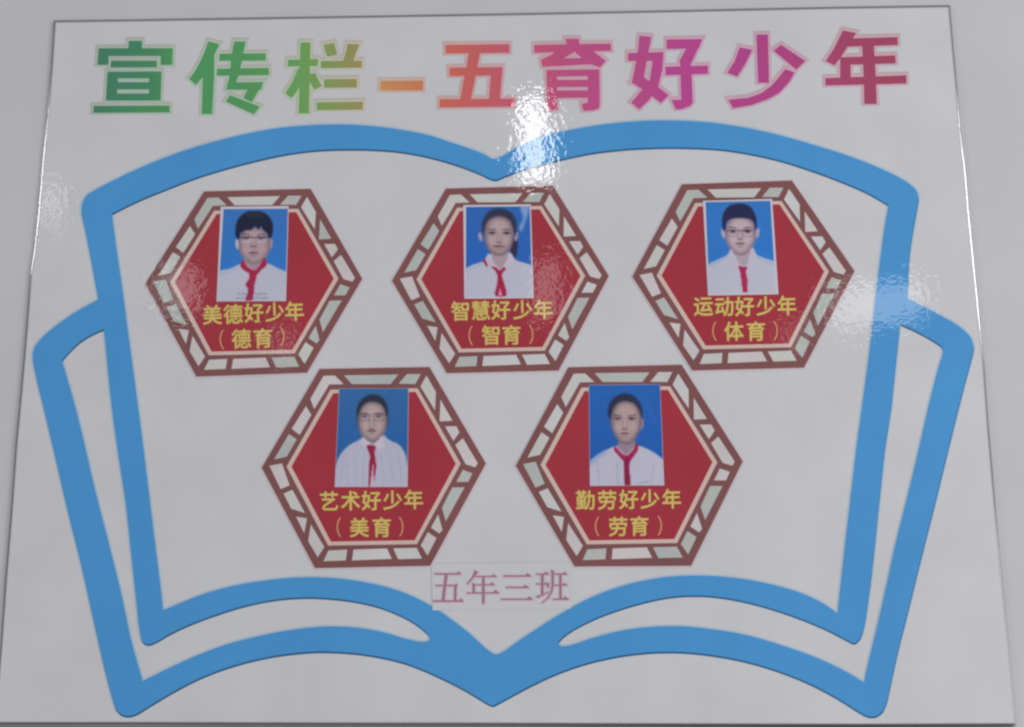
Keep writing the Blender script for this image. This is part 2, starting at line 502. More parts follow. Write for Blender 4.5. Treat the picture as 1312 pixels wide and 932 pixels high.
TITLE = [
    ('宣', G(110, 40, [
        [(440, 112), (570, 112), (572, 200), (435, 200)], [(140, 185), (877, 185), (872, 262), (138, 262)],
        [(140, 185), (240, 185), (238, 350), (128, 350)], [(757, 185), (877, 185), (872, 350), (757, 350)],
        [(264, 308), (718, 308), (718, 376), (258, 376)],
        [(228, 418), (765, 415), (764, 484), (226, 484)], [(222, 522), (762, 522), (760, 594), (220, 594)],
        [(218, 634), (758, 634), (755, 705), (212, 705)], [(228, 418), (335, 417), (320, 705), (212, 705)],
        [(640, 415), (765, 415), (755, 705), (640, 705)], [(90, 757), (845, 753), (848, 822), (88, 826)]])),
    ('传', G(235, 40, [
        [(258, 115), (368, 145), (300, 290), (205, 470), (135, 550), (68, 492), (140, 390), (205, 260)],
        [(205, 400), (318, 260), (316, 480), (295, 838), (192, 838)],
        [(515, 118), (628, 118), (605, 240), (585, 340), (560, 450), (535, 520), (530, 597), (438, 597), (470, 450), (490, 240)],
        [(370, 240), (828, 235), (828, 308), (365, 310)], [(345, 388), (858, 380), (862, 452), (342, 458)],
        [(448, 525), (805, 520), (780, 597), (438, 597)], [(805, 520), (690, 722), (605, 680), (650, 590), (675, 522)],
        [(475, 650), (770, 765), (710, 842), (430, 715)]])),
    ('栏', G(355, 40, [
        [(240, 128), (340, 128), (325, 832), (222, 832)], [(118, 300), (415, 292), (412, 362), (112, 366)],
        [(222, 370), (255, 480), (215, 600), (150, 682), (90, 630), (160, 520)],
        [(330, 440), (385, 430), (452, 560), (375, 598), (325, 500)],
        [(468, 150), (575, 132), (605, 250), (505, 270)], [(705, 140), (825, 145), (760, 320), (660, 320), (690, 230)],
        [(440, 312), (850, 308), (850, 378), (445, 382)], [(475, 492), (800, 490), (800, 575), (475, 578)],
        [(400, 722), (858, 715), (858, 795), (405, 800)]])),
    ('-', [[(488, 105.6), (542.3, 105.3), (542.3, 117.6), (488, 118)]]),
    ('五', G(550, 40, [
        [(165, 152), (800, 145), (800, 230), (165, 238)],
        [(395, 225), (507, 225), (480, 380), (415, 700), (310, 700), (350, 470), (380, 330)],
        [(205, 378), (730, 372), (728, 455), (205, 462)], [(618, 400), (730, 372), (705, 700), (595, 700)],
        [(108, 692), (850, 685), (850, 765), (105, 772)]])),
    ('育', G(675, 40, [
        [(385, 92), (515, 90), (527, 160), (400, 165)], [(72, 152), (832, 138), (838, 212), (75, 230)],
        [(300, 205), (475, 200), (466, 226), (368, 285), (548, 282), (640, 345), (155, 370), (140, 298), (245, 250)],
        [(480, 200), (650, 205), (785, 310), (725, 378), (625, 340), (545, 283), (480, 228)],
        [(195, 402), (300, 398), (300, 800), (205, 800)],
        [(605, 395), (720, 393), (724, 750), (712, 785), (660, 802), (560, 806), (545, 737), (605, 725)],
        [(195, 402), (720, 393), (720, 460), (195, 468)], [(200, 500), (700, 497), (700, 568), (200, 572)],
        [(200, 605), (700, 602), (700, 675), (200, 680)]])),
    ('好', G(795, 35, [
        [(185, 100), (305, 112), (275, 260), (228, 515), (110, 565), (150, 370), (172, 230)],
        [(228, 512), (375, 610), (475, 690), (400, 768), (250, 655), (110, 565)],
        [(72, 272), (425, 262), (418, 350), (72, 350)],
        [(320, 270), (425, 262), (415, 430), (370, 610), (280, 740), (185, 830), (102, 765), (210, 640), (288, 540), (310, 400)],
        [(455, 138), (810, 132), (775, 225), (455, 232)],
        [(680, 140), (810, 132), (695, 385), (700, 420), (600, 420), (582, 350), (648, 230)],
        [(590, 400), (700, 400), (715, 765), (685, 800), (600, 830), (545, 830), (505, 738), (600, 735)],
        [(442, 408), (865, 395), (865, 478), (445, 492)]])),
    ('少', G(920, 35, [
        [(208, 215), (335, 240), (260, 390), (185, 505), (85, 470), (160, 350)],
        [(375, 88), (490, 88), (500, 568), (392, 568)], [(545, 248), (620, 190), (862, 352), (770, 437)],
        [(660, 430), (755, 465), (700, 560), (600, 670), (480, 735), (320, 790), (145, 820), (95, 735), (300, 715), (430, 665), (530, 590), (600, 510)]])),
    ('年', G(1045, 25, [
        [(262, 125), (395, 150), (360, 205), (250, 380), (180, 472), (90, 430), (170, 310), (230, 190)],
        [(300, 206), (805, 190), (808, 270), (270, 288)], [(235, 392), (780, 372), (788, 452), (235, 468)],
        [(235, 392), (335, 388), (342, 610), (235, 610)], [(88, 598), (892, 570), (892, 652), (88, 672)],
        [(450, 200), (565, 200), (590, 600), (598, 855), (475, 855), (465, 500)]])),
]
STOPS = [(120, 64, 118, 92), (190, 66, 124, 92), (225, 76, 140, 84), (250, 74, 138, 88), (290, 76, 140, 90), (340, 84, 142, 86), (375, 96, 150, 86), (400, 108, 148, 84), (440, 136, 138, 88), (475, 148, 130, 84),
         (490, 190, 132, 88), (540, 190, 116, 82), (565, 190, 98, 84), (620, 180, 90, 94), (680, 180, 82, 108), (740, 174, 76, 122), (800, 168, 74, 120),
         (860, 168, 68, 130), (960, 162, 66, 124), (1040, 162, 66, 116), (1070, 152, 66, 98), (1165, 146, 66, 88)]


def grad(x, y=0, mixw=0.0, tone=(190, 186, 190)):
    for (a, b) in zip(STOPS, STOPS[1:]):
        if x <= b[0]:
            break
    t = min(1, max(0, (x - a[0]) / (b[0] - a[0])))
    c = [a[i] + (b[i] - a[i]) * t for i in (1, 2, 3)]
    c = [c[i] * (1 - mixw) + tone[i] * mixw for i in range(3)]
    return ink(*c)


hue = ['dark green', 'green', 'olive green', 'orange', 'coral red', 'rose pink', 'magenta', 'purple pink', 'crimson']
for k, (ch, polys) in enumerate(TITLE):
    nm = 'title_dash' if ch == '-' else 'title_character'
    what = 'title dash' if ch == '-' else 'title character ' + ch
    o = px_part(nm, polys, H0 + 0.10 * MM, 0.04 * MM, M['attr'], poster, colorfn=lambda x, y: grad(x),
                label='%s %s in the heading' % (hue[k], what))
    px_part('pale_outline', [offset_poly(p, 2.3) for p in polys], H0 + 0.06 * MM, 0.03 * MM, M['attr'], o,
            colorfn=lambda x, y: grad(x, 0, 0.66, (204, 200, 200)))
    px_part('tan_outline', [shift(offset_poly(p, 3.6), -0.3, -1.5) for p in polys], H0 + 0.02 * MM, 0.03 * MM, M['attr'], o,
            colorfn=lambda x, y: grad(x, 0, 0.84, (180, 166, 164)))

# ------------------------------------------------------------------ lettering from the built-in font
_glyphs = {}


def glyph(ch, offset):
    key = (ch, offset)
    if key not in _glyphs:
        cu = bpy.data.curves.new('glyph', 'FONT')
        cu.body = ch
        cu.size = 1
        cu.offset = offset
        cu.resolution_u = 3
        ob = bpy.data.objects.new('glyph', cu)
        col.objects.link(ob)
        dg = bpy.context.evaluated_depsgraph_get()
        me = bpy.data.meshes.new_from_object(ob.evaluated_get(dg))
        v = [(p.co.x, p.co.y) for p in me.vertices]
        # merge doubles
        seen, remap, vv = {}, [], []
        for a in v:
            k = (round(a[0], 5), round(a[1], 5))
            if k not in seen:
                seen[k] = len(vv)
                vv.append(a)
            remap.append(seen[k])
        tr = []
        for p in me.polygons:
            q = [remap[i] for i in p.vertices]
            for i in range(1, len(q) - 1):
                t = (q[0], q[i], q[i + 1])
                if len(set(t)) == 3:
                    tr.append(t)
        bpy.data.objects.remove(ob)
        bpy.data.curves.remove(cu)
        bpy.data.meshes.remove(me)
        _glyphs[key] = (vv, tr)
    return _glyphs[key]


def char_part(ch, cx, cy, size, mat, parent, h, bold=0.45, name='character', ang=0.0, sx=1.0, halo=None):
    v, tr = glyph(ch, 0)
    # position by the glyph's own ink box
    x0, x1 = min(a[0] for a in v), max(a[0] for a in v)
    y0, y1 = min(a[1] for a in v), max(a[1] for a in v)
    gx, gy = (x0 + x1) / 2, (y0 + y1) / 2
    ca_, sa_ = math.cos(ang), math.sin(ang)

    def layered(nm, reach, hh, m, par):
        V, Fc = [], []
        dirs = [(0, 0)] if reach <= 0 else [(math.cos(a * math.pi / 4) * reach, math.sin(a * math.pi / 4) * reach) for a in range(8)]
        for k, (ox, oy) in enumerate(dirs):
            def pl(p, z):
                dx, dy = (p[0] - gx) * size * sx, -(p[1] - gy) * size
                return px_place((cx + dx * ca_ - dy * sa_ + ox, cy + dx * sa_ + dy * ca_ + oy), z)
            vs, fs = plate(v, tr, hh + k * 0.002 * MM, 0.01 * MM, pl)
            n0 = len(V)
            V += vs
            Fc += [tuple(i + n0 for i in f) for f in fs]
        return make_obj(nm, V, Fc, m, par)

    o = layered(name, bold, h, mat, parent)
    if halo:
        layered('character_edge', halo[0], h - 0.035 * MM, halo[1], o)
    return o


# ------------------------------------------------------------------ hexagonal plaques
HEX = [
    [(187.8, 364.5), (262.9, 246.7), (399, 243.4), (464.9, 358.4), (394.3, 478.4), (253.1, 483.4)],
    [(502.8, 360.9), (571.8, 243.1), (708.5, 239.5), (779.7, 354.8), (715.5, 475.6), (573.1, 479)],
    [(809.8, 355.6), (873.1, 237.6), (1013.5, 232.8), (1093.6, 348.6), (1028.9, 472), (886.5, 475.6)],
    [(336.6, 599.6), (410.5, 473.5), (550.7, 471.0), (622.8, 594.2), (551.6, 724.9), (404.5, 727.9)],
    [(661, 597.2), (728, 471.4), (872.7, 468.1), (950.8, 591.5), (884.7, 724.9), (736, 725.8)],
]
S2 = 150 / 999.0
Q = {1: (330, 460), 2: (480, 460), 3: (330, 595), 4: (480, 595)}


def q(k, x, y):
    return (Q[k][0] + x * S2, Q[k][1] + y * S2)


PANES = [
    ([(1, 570, 150), (665, 147), (738, 218), (615, 222), (598, 255), (490, 430), (458, 345)], 0),
    ([(1, 745, 145), (1, 810, 218), (2, 140, 218), (2, 205, 138)], 0),
    ([(1, 420, 408), (465, 480), (365, 650), (300, 598)], 0),
    ([(1, 275, 645), (340, 690), (255, 835), (150, 858)], 0),
    ([(3, 110, 15), (215, -5), (280, 180), (205, 212)], 1),
    ([(3, 230, 250), (305, 220), (410, 415), (295, 378)], 0),
    ([(3, 338, 448), (428, 462), (405, 585)], 1),
    ([(3, 462, 515), (575, 705), (520, 790), (440, 655)], 1),
    ([(3, 612, 735), (770, 728), (758, 818), (570, 825)], 0),
    ([(3, 825, 728), (4, 110, 718), (4, 150, 805), (3, 812, 818)], 0),
    ([(4, 165, 718), (362, 712), (405, 802), (205, 808)], 0),
    ([(4, 458, 580), (530, 630), (455, 775), (398, 690)], 0),
    ([(4, 545, 430), (580, 560), (555, 590), (485, 540)], 0),
    ([(4, 665, 200), (768, 198), (610, 485), (578, 372)], 0),
    ([(4, 755, 50), (835, 80), (800, 150), (702, 150)], 0),
    ([(2, 280, 135), (395, 135), (350, 218), (210, 215)], 0),
    ([(2, 445, 148), (525, 285), (518, 440), (395, 240)], 0),
    ([(2, 565, 352), (665, 530), (558, 535)], 0),
    ([(2, 605, 580), (700, 578), (725, 630), (675, 700)], 1),
    ([(2, 755, 680), (880, 890), (860, 925), (780, 900), (692, 735)], 1),
]


def norm(pl):
    k, out = None, []
    for p in pl:
        if len(p) == 3:
            k = p[0]
            out.append(q(k, p[1], p[2]))
        else:
            out.append(q(k, *p))
    return out


CREAM = [(368.3, 598.2), (424.5, 500), (535.8, 498.2), (590.6, 594.6), (534.8, 697.2), (421.4, 699)]
RED = [(374.6, 598), (428.0, 504.6), (533, 502.8), (584.4, 594.5), (531.8, 692.2), (425, 694)]


def xz(p):
    w = hit(*p)
    return (w.x, w.z)


def affine(src, dst):
    A = np.array([[x, y, 1] for x, y in src])
    B = np.array(dst)
    m, *_ = np.linalg.lstsq(A, B, rcond=None)
    return m


HL = H0 + 0.16 * MM               # plaques lie on the poster
CAPT = [
    ([('美', 273.5, 404.4), ('德', 300, 403.6), ('好', 326.5, 401.8), ('少', 353, 400.8), ('年', 378.4, 399.7)],
     [('（', 285.5, 436.2), ('德', 310.6, 435.1), ('育', 338.3, 434.1), ('）', 362.8, 431.8)], -0.035),
    ([('智', 589.9, 399.6), ('慧', 616.4, 398.8), ('好', 641.7, 398.2), ('少', 669.4, 398), ('年', 696, 397.5)],
     [('（', 603.3, 431), ('智', 629, 430.3), ('育', 655.5, 430), ('）', 680.6, 429.3)], -0.02),
    ([('运', 900.5, 394), ('动', 927, 393.9), ('好', 952.9, 393.7), ('少', 980, 393), ('年', 1007, 392.5)],
     [('（', 914.4, 425.4), ('体', 939.5, 425.4), ('育', 967.5, 425.3), ('）', 992.6, 424.6)], -0.02),
    ([('艺', 422.5, 641.9), ('术', 450, 641.7), ('好', 476.4, 641.5), ('少', 503.6, 641), ('年', 530.6, 640)],
     [('（', 435, 675.6), ('美', 461.2, 675.8), ('育', 489.8, 675.6), ('）', 514.7, 674.9)], -0.015),
    ([('勤', 749.6, 640.9), ('劳', 777.5, 640.8), ('好', 805, 640), ('少', 832, 639.6), ('年', 859.8, 639.3)],
     [('（', 764.6, 674.7), ('劳', 791.6, 674.7), ('育', 818.7, 674), ('）', 844.8, 673.4)], -0.015),
]
PLQ_LABEL = [
    'red hexagonal plaque with lattice border, captioned 美德好少年 （德育）, top left in the book',
    'red hexagonal plaque with lattice border, captioned 智慧好少年 （智育）, below the book spine notch',
    'red hexagonal plaque with lattice border, captioned 运动好少年 （体育）, top right in the book',
    'red hexagonal plaque with lattice border, captioned 艺术好少年 （美育）, left of the lower pair',
    'red hexagonal plaque with lattice border, captioned 勤劳好少年 （劳育）, right of the lower pair',
]
hue_names = None
for k, hexpx in enumerate(HEX):
    cx = sum(p[0] for p in hexpx) / 6
    cy = sum(p[1] for p in hexpx) / 6
    th = thing('hexagonal_plaque', PLQ_LABEL[k], 'plaque', cx, cy, 'hexagonal plaques on the poster', HL)
    m = affine([xz(p) for p in HEX[3]], [xz(p) for p in hexpx])

    def place(p, h, m=m):
        w = xz(p)
        r = np.array([w[0], w[1], 1.0]) @ m
        return Vector((r[0], -h, r[1]))

    def hpart(name, polys, h, t, mat, parent, holes=()):
        v2, tr = triangulate(polys, holes)
        vs, fs = plate(v2, tr, h, t, place)
        return make_obj(name, vs, fs, mat, parent)

    fr = px_part('lattice_frame', [hexpx], HL, 0.05 * MM, M['frame'], th)
    px_part('pale_edge', [shift(offset_poly(hexpx, 1.5), 0.2, 0.6)], HL - 0.03 * MM, 0.02 * MM, M['fringe'], fr)
    for pl, warm in PANES:
        pp = norm(pl)
        warm2 = warm if random.random() < 0.8 else 1 - warm
        tone = 'pane_warm' if warm2 else random.choice(['pane', 'pane_grey', 'pane_white', 'pane_grey'])
        hpart('pane', [offset_poly(pp, 0.1)], HL + 0.06 * MM, 0.03 * MM, M[tone], th)
    hpart('cream_border', [CREAM], HL + 0.06 * MM, 0.03 * MM, M['cream'], th)
    hpart('red_panel', [RED], HL + 0.10 * MM, 0.03 * MM, M['red'], th)
    l1, l2, ang = CAPT[k]
    hc = HL + 0.17 * MM
    for ch, x, y in l1 + l2:
        if ch in '（）':
            char_part(ch, x, y, 26.5, M['bracket'], th, hc, 0.0, 'bracket', ang, 0.8)
        else:
            sc = {'少': 26}.get(ch, 26.3)
            char_part(ch, x, y, sc, M['yellow'], th, hc, 0.42, 'character', ang, 0.97, (0.9, M['olive']))

# ------------------------------------------------------------------ pasted portrait photographs


def blur(a, s):
    if s <= 0:
        return a
    r = int(3 * s) + 1
    k = np.exp(-0.5 * (np.arange(-r, r + 1) / s) ** 2)
    k /= k.sum()
    p = np.pad(a, ((r, r), (r, r)), mode='edge')
    p = np.apply_along_axis(lambda v: np.convolve(v, k, 'valid'), 1, p)
    p = np.apply_along_axis(lambda v: np.convolve(v, k, 'valid'), 0, p)
    return p


class Print:
    """soft-edged drawing of a small portrait print, in millimetre-like units"""

    def __init__(self, quad, bg):
        self.quad = quad
        self.nx, self.ny = 108, 152
        u = np.linspace(0, 1, self.nx)[None, :]
        v = np.linspace(0, 1, self.ny)[:, None]
        a, b, c, d = [np.array(p, float) for p in quad]     # TL TR BR BL

        def bil(i):
            return (a[i] * (1 - u) + b[i] * u) * (1 - v) + (d[i] * (1 - u) + c[i] * u) * v
        self.X, self.Y = bil(0), bil(1)
        self.img = np.zeros((self.ny, self.nx, 3))
        self.img[:] = bg
        self.px = (b[0] - a[0]) / self.nx                     # units per cell

    def lay(self, mask, color, alpha, soft):
        m = blur(mask.astype(float), soft / self.px) * alpha
        self.img = self.img * (1 - m[..., None]) + np.array(color, float) * m[..., None]

    def poly(self, pts, color, soft=5, alpha=1.0, smooth=True, corners=()):
        if smooth:
            pts = smooth_path(pts, corners, 4)
        m = np.zeros(self.X.shape, bool)
        for i in range(len(pts)):
            x1, y1 = pts[i - 1]
            x2, y2 = pts[i]
            if y1 == y2:
                continue
            c = ((y1 > self.Y) != (y2 > self.Y)) & (self.X < (x2 - x1) * (self.Y - y1) / (y2 - y1) + x1)
            m ^= c
        self.lay(m, color, alpha, soft)

    def ell(self, cx, cy, rx, ry, color, soft=6, alpha=1.0, rot=0.0):
        c, s = math.cos(rot), math.sin(rot)
        dx, dy = self.X - cx, self.Y - cy
        m = ((dx * c + dy * s) / rx) ** 2 + ((-dx * s + dy * c) / ry) ** 2 < 1
        self.lay(m, color, alpha, soft)

    def line(self, p0, p1, w, color, soft=3, alpha=1.0):
        d = np.array(p1, float) - np.array(p0, float)
        L = np.hypot(*d)
        t = np.clip(((self.X - p0[0]) * d[0] + (self.Y - p0[1]) * d[1]) / L ** 2, 0, 1)
        m = np.hypot(self.X - p0[0] - t * d[0], self.Y - p0[1] - t * d[1]) < w / 2
        self.lay(m, color, alpha, soft)

    def face(self, cx, cy, rx, ry, skin, jaw=0.72, shade=(124, 102, 112)):
        """skin outline: broad at the cheekbones, tapering to the chin"""
        pts = [(cx, cy - ry), (cx + rx * .72, cy - ry * .8), (cx + rx, cy - ry * .22), (cx + rx * .95, cy + ry * .25), (cx + rx * jaw, cy + ry * .68),
               (cx + rx * .30, cy + ry * .98), (cx, cy + ry * 1.02), (cx - rx * .30, cy + ry * .98), (cx - rx * jaw, cy + ry * .68), (cx - rx * .95, cy + ry * .25), (cx - rx, cy - ry * .22), (cx - rx * .72, cy - ry * .8)]
        self.poly(pts, shade, 6)
        self.poly([(cx + (x - cx) * .84, cy + (y - cy) * .9 - 3) for x, y in pts], skin, 18)
        self.ell(cx - rx * .48, cy + ry * .22, rx * .26, ry * .18, tuple(min(255, c + 9) for c in skin), 14, .8)
        self.ell(cx + rx * .48, cy + ry * .22, rx * .26, ry * .18, tuple(min(255, c + 9) for c in skin), 14, .8)
        self.ell(cx, cy - ry * .5, rx * .45, ry * .2, tuple(min(255, c + 7) for c in skin), 18, .8)

    def features(self, cx, ey, dx, ew, ny, my, mw, dark=(40, 34, 50), lip=(128, 88, 98), brow=(62, 50, 64), browdy=24, eh=9, nose=(118, 92, 102)):
        for s in (-1, 1):
            self.line((cx + s * (dx - ew), ey - browdy + 5), (cx + s * (dx + ew * 1.05), ey - browdy), 9, brow, 4, .8)
            self.ell(cx + s * dx, ey - 2, ew * 1.2, eh * 2.1, (124, 98, 110), 8, .7)
            self.ell(cx + s * dx, ey, ew * .95, eh * .95, (76, 60, 70), 4, .85)
            self.ell(cx + s * (dx + ew * .6), ey + 1, ew * .22, eh * .5, (170, 156, 166), 2.5, .6)
            self.ell(cx + s * dx, ey, eh * .95, eh * .95, dark, 3, .9)
            self.line((cx + s * (dx - ew), ey - 3), (cx + s * (dx + ew), ey - 5), 6, dark, 3, .7)
            self.line((cx + s * 15, ey), (cx + s * 18, ny - 6), 9, nose, 8, .42)
        self.ell(cx + 1, (ey + ny) / 2, 6, (ny - ey) / 2.4, (176, 154, 160), 7, .5)
        self.ell(cx - 13, ny, 8, 6, (82, 58, 70), 3, .9)
        self.ell(cx + 13, ny, 8, 6, (82, 58, 70), 3, .9)
        self.ell(cx, ny + 7, 26, 6, nose, 5, .75)
        self.ell(cx, my - 16, 8, 8, nose, 6, .4)
        self.ell(cx, my, mw, 11, lip, 4, .85)
        self.line((cx - mw, my - 1), (cx + mw, my - 1), 6, (88, 58, 68), 2.8, .85)
        self.ell(cx, my + 24, mw * .7, 6, nose, 6, .6)

    def build(self, origin, scale, parent, h):
        nx, ny = self.nx, self.ny
        verts = [px_place((origin[0] + x / scale, origin[1] + y / scale), h) for x, y in zip(self.X.ravel(), self.Y.ravel())]
        faces = [(j * nx + i, (j + 1) * nx + i, (j + 1) * nx + i + 1, j * nx + i + 1) for j in range(ny - 1) for i in range(nx - 1)]
        rng = np.random.default_rng(3)
        noise = blur(rng.normal(0, 1, (ny, nx)), 1.6)
        img = np.clip(self.img + noise[..., None] * 3.5, 0, 255)
        s = img / 255
        L = np.where(s <= 0.04045, s / 12.92, ((s + 0.055) / 1.055) ** 2.4)
        L = np.maximum((L - 0.012) / ILLUM, 0.004)
        L = L * np.minimum(1.0, 0.92 / L.max(axis=2, keepdims=True))
        rgba = np.concatenate([L, np.ones((ny, nx, 1))], 2).reshape(-1, 4)
        return make_obj('portrait_print', verts, faces, M['portrait'], parent, rgba)


SHIRT, SHIRT_D, SCARF, SCARF_D = (172, 171, 186), (140, 140, 164), (152, 38, 70), (112, 34, 60)
HAIR = (34, 36, 56)
SKIN = (160, 138, 143)
HP = HL + 0.30 * MM


def grad_bg(p, a, b):
    t = (p.Y - p.Y.min()) / (p.Y.max() - p.Y.min())
    p.img = np.array(a) * (1 - t[..., None]) + np.array(b) * t[..., None]


def photo(label, paper, quad, origin, scale, bordered):
    cx = sum(p[0] for p in paper) / 4
    cy = sum(p[1] for p in paper) / 4
    th = thing('id_photo', label, 'photo', origin[0] + cx / scale, origin[1] + cy / scale, 'portrait photos on the plaques', HL + 0.14 * MM)
    px_part('photo_paper', [[(origin[0] + x / scale, origin[1] + y / scale) for x, y in paper]], HL + 0.14 * MM, 0.13 * MM, M['photo_paper'], th)
    return th


# 1 boy with thick fringe and glasses
o1, s1 = (270, 258), 6.9
t1 = photo('portrait photo of a boy in glasses with a thick black fringe and red scarf, above 美德好少年', [(98, 58), (697, 52), (673, 890), (62, 893)], None, o1, s1, True)
p = Print([(124, 80), (690, 76), (668, 885), (76, 888)], (50, 108, 178))
grad_bg(p, (54, 106, 170), (48, 112, 190))
p.poly([(60, 640), (180, 606), (285, 560), (400, 560), (510, 558), (610, 606), (690, 648), (700, 920), (40, 920)], SHIRT, 5)
p.poly([(75, 640), (180, 612), (280, 570), (300, 590), (190, 640), (60, 680)], (190, 200, 222), 6, .8)
p.poly([(500, 570), (610, 612), (680, 650), (670, 690), (590, 640), (490, 600)], (190, 198, 218), 6, .7)
p.poly([(312, 470), (478, 470), (486, 560), (402, 625), (306, 560)], (152, 128, 140), 6, smooth=False)
p.ell(246, 390, 17, 46, (178, 164, 176), 5, 1, -.12)
p.ell(540, 384, 16, 46, (150, 134, 150), 5, 1, .12)
p.face(396, 402, 138, 160, SKIN)
p.features(388, 340, 68, 30, 408, 466, 44, browdy=40)
p.ell(330, 362, 52, 28, (186, 176, 188), 5, .4)
p.ell(455, 362, 52, 28, (186, 176, 188), 5, .4)
for cxx in (324, 460):
    p.line((cxx - 58, 328), (cxx + 58, 326), 8, (66, 58, 74), 3, .85)
    p.line((cxx - 56, 332), (cxx - 44, 378), 4, (108, 96, 110), 3, .7)
    p.line((cxx + 56, 332), (cxx + 44, 378), 4, (108, 96, 110), 3, .7)
    p.line((cxx - 42, 384), (cxx + 42, 384), 4, (124, 110, 122), 3, .7)
p.line((380, 334), (404, 334), 5, (70, 60, 76), 2.5, .8)
p.poly([(240, 338), (226, 280), (232, 220), (256, 160), (310, 112), (390, 95), (470, 106), (530, 150), (560, 225), (556, 290), (540, 335), (522, 330), (508, 292), (470, 262), (455, 228), (430, 262), (405, 232), (360, 268), (335, 262), (290, 280), (270, 300), (260, 340)], HAIR, 5)
p.ell(400, 130, 80, 22, (52, 54, 76), 12, .6)
p.poly([(290, 528), (336, 588), (402, 618), (452, 562), (482, 506), (506, 566), (450, 622), (415, 660), (362, 650), (300, 616), (272, 584)], SCARF, 4)
p.poly([(352, 640), (412, 640), (394, 760), (372, 890), (318, 890), (340, 790), (318, 740), (350, 690)], SCARF, 4)
p.line((372, 700), (345, 880), 12, (128, 60, 100), 8, .6)
for (xa, xb, yy) in ((245, 310, 826), (238, 312, 862), (385, 500, 826), (392, 508, 862)):
    x = xa
    while x < xb:
        p.line((x, yy + random.uniform(-6, 6)), (x + 14, yy + random.uniform(-6, 6)), 7, (96, 92, 112), 3, .75)
        x += 21
p.build(o1, s1, t1, HP)

# 2 girl with pony tail
o2, s2 = (585, 255), 6.9
t2 = photo('portrait photo of a girl with hair tied back and white collar, above 智慧好少年', [(62, 65), (656, 58), (682, 885), (70, 890)], None, o2, s2, True)
p = Print([(86, 82), (646, 76), (668, 872), (84, 874)], (44, 92, 168))
grad_bg(p, (48, 94, 162), (40, 92, 176))
p.poly([(565, 76), (640, 76), (610, 200), (570, 300), (555, 270), (590, 180)], (150, 172, 206), 10, .75)  # gloss streak painted into the print's upper right
p.poly([(500, 370), (536, 360), (540, 430), (526, 520), (506, 532), (480, 470)], (50, 44, 70), 6)
p.poly([(70, 640), (150, 590), (235, 562), (290, 500), (480, 490), (520, 545), (600, 575), (690, 615), (700, 900), (60, 900)], SHIRT, 5)
p.poly([(80, 640), (150, 600), (240, 568), (230, 592), (160, 626), (80, 670)], (186, 196, 220), 6, .8)
p.poly([(306, 470), (462, 470), (450, 560), (385, 640), (318, 560)], (160, 138, 150), 6, smooth=False)
p.ell(212, 345, 15, 42, (162, 142, 158), 5, 1, -.2)
p.ell(528, 342, 15, 42, (158, 136, 152), 5, 1, .2)
p.poly([(240, 330), (224, 280), (232, 205), (272, 132), (340, 98), (420, 98), (486, 132), (524, 200), (532, 280), (516, 340), (480, 300), (380, 180), (280, 300)], (46, 50, 74), 8)
p.face(376, 338, 128, 172, (162, 140, 142), .74, (112, 92, 102))
p.features(378, 312, 66, 32, 392, 430, 52, browdy=34)
p.poly([(280, 486), (258, 545), (285, 610), (322, 618), (370, 640), (320, 560), (300, 520)], (190, 180, 200), 4, smooth=False)
p.poly([(470, 480), (505, 540), (500, 600), (440, 614), (398, 640), (440, 560), (462, 520)], (192, 180, 196), 4, smooth=False)
p.poly([(232, 556), (254, 540), (282, 606), (262, 604)], (150, 30, 62), 4, smooth=False)
p.poly([(308, 606), (345, 612), (384, 640), (420, 610), (438, 620), (402, 680), (424, 760), (440, 862), (342, 862), (356, 770), (362, 690), (340, 640)], SCARF, 4)
p.poly([(372, 862), (384, 790), (402, 862)], (206, 180, 200), 3, smooth=False)
p.line((395, 680), (385, 850), 8, SCARF_D, 5, .5)
for yy in (800, 820, 842):
    p.line((100, yy), (330, yy + 2), 3, (158, 158, 178), 3, .4)
p.line((520, 640), (640, 750), 5, (196, 196, 210), 8, .6)
p.build(o2, s2, t2, HP)

# 3 boy with cap-like short hair and glasses
o3, s3 = (893, 250), 6.9
t3 = photo('portrait photo of a boy in dark glasses with cropped hair and a tilted print, above 运动好少年', [(46, 62), (656, 45), (712, 885), (92, 897)], None, o3, s3, True)
p = Print([(70, 74), (640, 62), (690, 872), (104, 880)], (46, 106, 178))
grad_bg(p, (50, 108, 176), (46, 110, 186))
p.poly([(80, 640), (160, 590), (262, 540), (300, 480), (480, 470), (520, 540), (610, 575), (700, 614), (720, 900), (80, 900)], SHIRT, 5)
p.poly([(90, 626), (170, 590), (262, 546), (250, 570), (170, 612), (90, 650)], (184, 204, 232), 6, .85)
p.poly([(520, 546), (610, 582), (690, 618), (690, 640), (600, 604), (520, 570)], (184, 200, 226), 6, .8)
p.poly([(318, 470), (472, 470), (462, 540), (440, 625), (378, 640), (340, 570)], (162, 144, 156), 7, smooth=False)
p.ell(226, 352, 17, 42, (166, 150, 166), 5, 1, -.3)
p.ell(526, 348, 17, 44, (164, 148, 162), 5, 1, .2)
p.face(378, 368, 134, 172, (168, 150, 156), .68)
p.features(374, 332, 66, 28, 396, 440, 40, browdy=36, lip=(132, 100, 104))
p.poly([(232, 330), (214, 270), (222, 190), (260, 120), (330, 88), (410, 88), (470, 120), (510, 190), (522, 270), (505, 322), (494, 250), (450, 222), (370, 216), (300, 220), (256, 250), (246, 310)], (40, 42, 74), 5)
for cxx in (310, 442):
    p.line((cxx - 56, 322), (cxx + 56, 318), 8, (60, 54, 72), 3, .9)
    p.line((cxx - 54, 322), (cxx - 42, 370), 5, (94, 84, 100), 3, .75)
    p.line((cxx + 54, 322), (cxx + 42, 370), 5, (94, 84, 100), 3, .75)
    p.line((cxx - 40, 376), (cxx + 40, 376), 5, (112, 102, 116), 3, .7)
